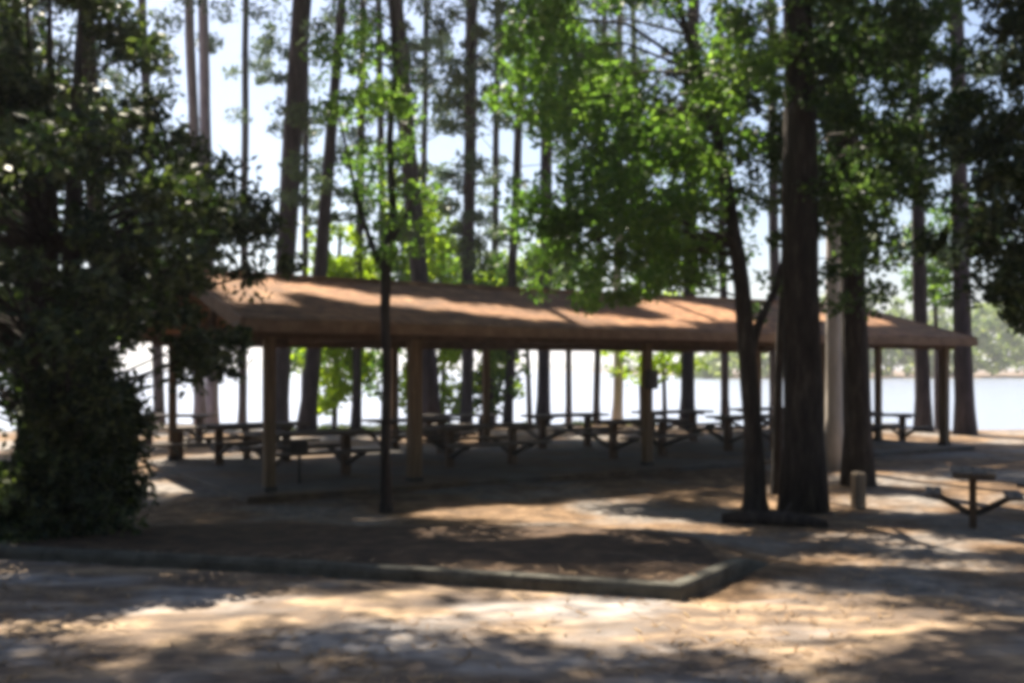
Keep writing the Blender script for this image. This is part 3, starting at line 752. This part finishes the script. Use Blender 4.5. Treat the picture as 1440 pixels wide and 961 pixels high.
# ---- far shore woods
C = []; rr = []
for _ in range(1500):
    x = random.uniform(45, 330); y = random.uniform(252, 300) - .25 * max(0, 110 - x)
    top = 25 * (.75 + .35 * mnoise.noise((x * .04, 0, 3)) + .2 * mnoise.noise((x * .15, 1, 3))) * sstep(40, 75, x)
    C.append((x, y, random.uniform(0, 1) ** .8 * top)); rr.append(random.uniform(1.4, 3))
tag(leaves_mesh('far_wood', C, rr, 42, 1.5, 1.0, M['shorewood'], None), 'sunlit yellow-green wood on the far shore of the lake at the right', 'wood', kind='stuff')
C = []; rr = []
for _ in range(1500):
    x = random.uniform(-1900, 1900); C.append((x, random.uniform(2480, 2600), random.uniform(0, 16 + 6 * mnoise.noise((x * .01, 0, 0))))); rr.append(random.uniform(6, 12))
tag(leaves_mesh('distant_wood', C, rr, 26, 8, 5, M['shorewood'], None), 'thin line of distant trees across the lake', 'wood', kind='stuff')

# ---- unseen wood added behind the camera to keep open sky off the shaded fronts
C = []; rr = []
for _ in range(900):
    a = random.uniform(-1.05, 1.05); d_ = random.uniform(11, 19); q = (d_ * 1.3 * math.sin(a), -d_ * math.cos(a) + 1, random.uniform(0, 15))
    if sunny(Vector(q), 1, 1): continue
    C.append(q); rr.append(random.uniform(1.0, 1.8))
tag(leaves_mesh('added_sky_blocking_wood', C, rr, 60, .7, .45, M['needle'], None), 'unseen wood added behind the camera to block open sky', 'wood', kind='stuff')

# ---- fallen needles on road and bed
NL = 26000
gx = RNG.uniform(-7, 7, NL); gy = 2.5 + 14 * RNG.random(NL) ** 1.3
dens = np.array([mnoise.noise((a * .8, b * .8, 2)) + .5 * mnoise.noise((a * 2.5, b * 2.5, 5)) for a, b in zip(gx, gy)])
kp = dens > RNG.uniform(-.3, .35, NL); gx, gy = gx[kp], gy[kp]
gzv = []
for a, b in zip(gx, gy):
    g0 = ground_z(a, b)
    if b < road_edge(a): g0 = 0.0
    ks = kerb_side(a, b)
    if -.02 < ks < .18: g0 = .14 if b < 8 else .1
    gzv.append(g0 + .006)
ang = RNG.uniform(0, 6.28, len(gx)); ll = RNG.uniform(.03, .13, len(gx)); lw = RNG.uniform(.004, .016, len(gx))
ca, sa = np.cos(ang), np.sin(ang); zz = np.array(gzv); up = RNG.uniform(0, .012, len(gx))
P0 = np.stack([gx, gy, zz], 1)
A = np.stack([ca * ll, sa * ll, up], 1) * .5; B = np.stack([-sa * lw, ca * lw, np.zeros_like(lw)], 1) * .5
v = np.stack([P0 - A - B, P0 + A - B, P0 + A + B, P0 - A + B], 1).reshape(-1, 3)
me = bpy.data.meshes.new('leaf_litter'); n = len(gx)
me.from_pydata([tuple(q) for q in v], [], [(4 * i, 4 * i + 1, 4 * i + 2, 4 * i + 3) for i in range(n)]); me.materials.append(M['litter'])
o = bpy.data.objects.new('leaf_litter', me); COL.objects.link(o); tag(o, 'brown fallen needles and leaves strewn over road and bed', 'leaf litter', kind='stuff')

# ---------------------------------------------------------------- air
hb = MB(); x0, x1, y0, y1, z0, z1 = -4100, 4100, -400, 6100, -4.5, 45
hb.add([(x, y, z) for x in (x0, x1) for y in (y0, y1) for z in (z0, z1)], [(0, 1, 3, 2), (4, 6, 7, 5), (0, 4, 5, 1), (2, 3, 7, 6), (0, 2, 6, 4), (1, 5, 7, 3)])
hm, nt, N, L_ = nmat('haze_air'); ho = N.new('ShaderNodeOutputMaterial'); pv = N.new('ShaderNodeVolumePrincipled')
pv.inputs['Color'].default_value = (.93, .94, 1, 1); pv.inputs['Density'].default_value = .0006; pv.inputs['Anisotropy'].default_value = .5
L_.new(pv.outputs[0], ho.inputs['Volume']); tag(hb.build('haze', hm), kind='stuff', label='pale bright haze over the lake')

# ---------------------------------------------------------------- camera and render settings
cd = bpy.data.cameras.new('camera'); cam = bpy.data.objects.new('camera', cd); COL.objects.link(cam); scene.camera = cam
cam.location = (0, 0, EYE); cam.rotation_euler = (R(90), 0, 0)
cd.sensor_width = 36; cd.lens = 36 * F / W0; cd.shift_y = (HOR - H0 / 2) / W0; cd.clip_end = 8000; cd.clip_start = .05
scene.view_settings.view_transform = 'Standard'; scene.view_settings.look = 'None'; scene.view_settings.gamma = 1
scene.view_settings.exposure = 1.85
scene.cycles.max_bounces = 6; scene.cycles.diffuse_bounces = 3; scene.cycles.transmission_bounces = 3; scene.cycles.glossy_bounces = 2
scene.cycles.use_denoising = True
scene.cycles.sample_clamp_indirect = 6
scene.cycles.pixel_filter_type = 'BLACKMAN_HARRIS'; scene.cycles.filter_width = 5.0     # the soft, low-resolution lens of the photograph
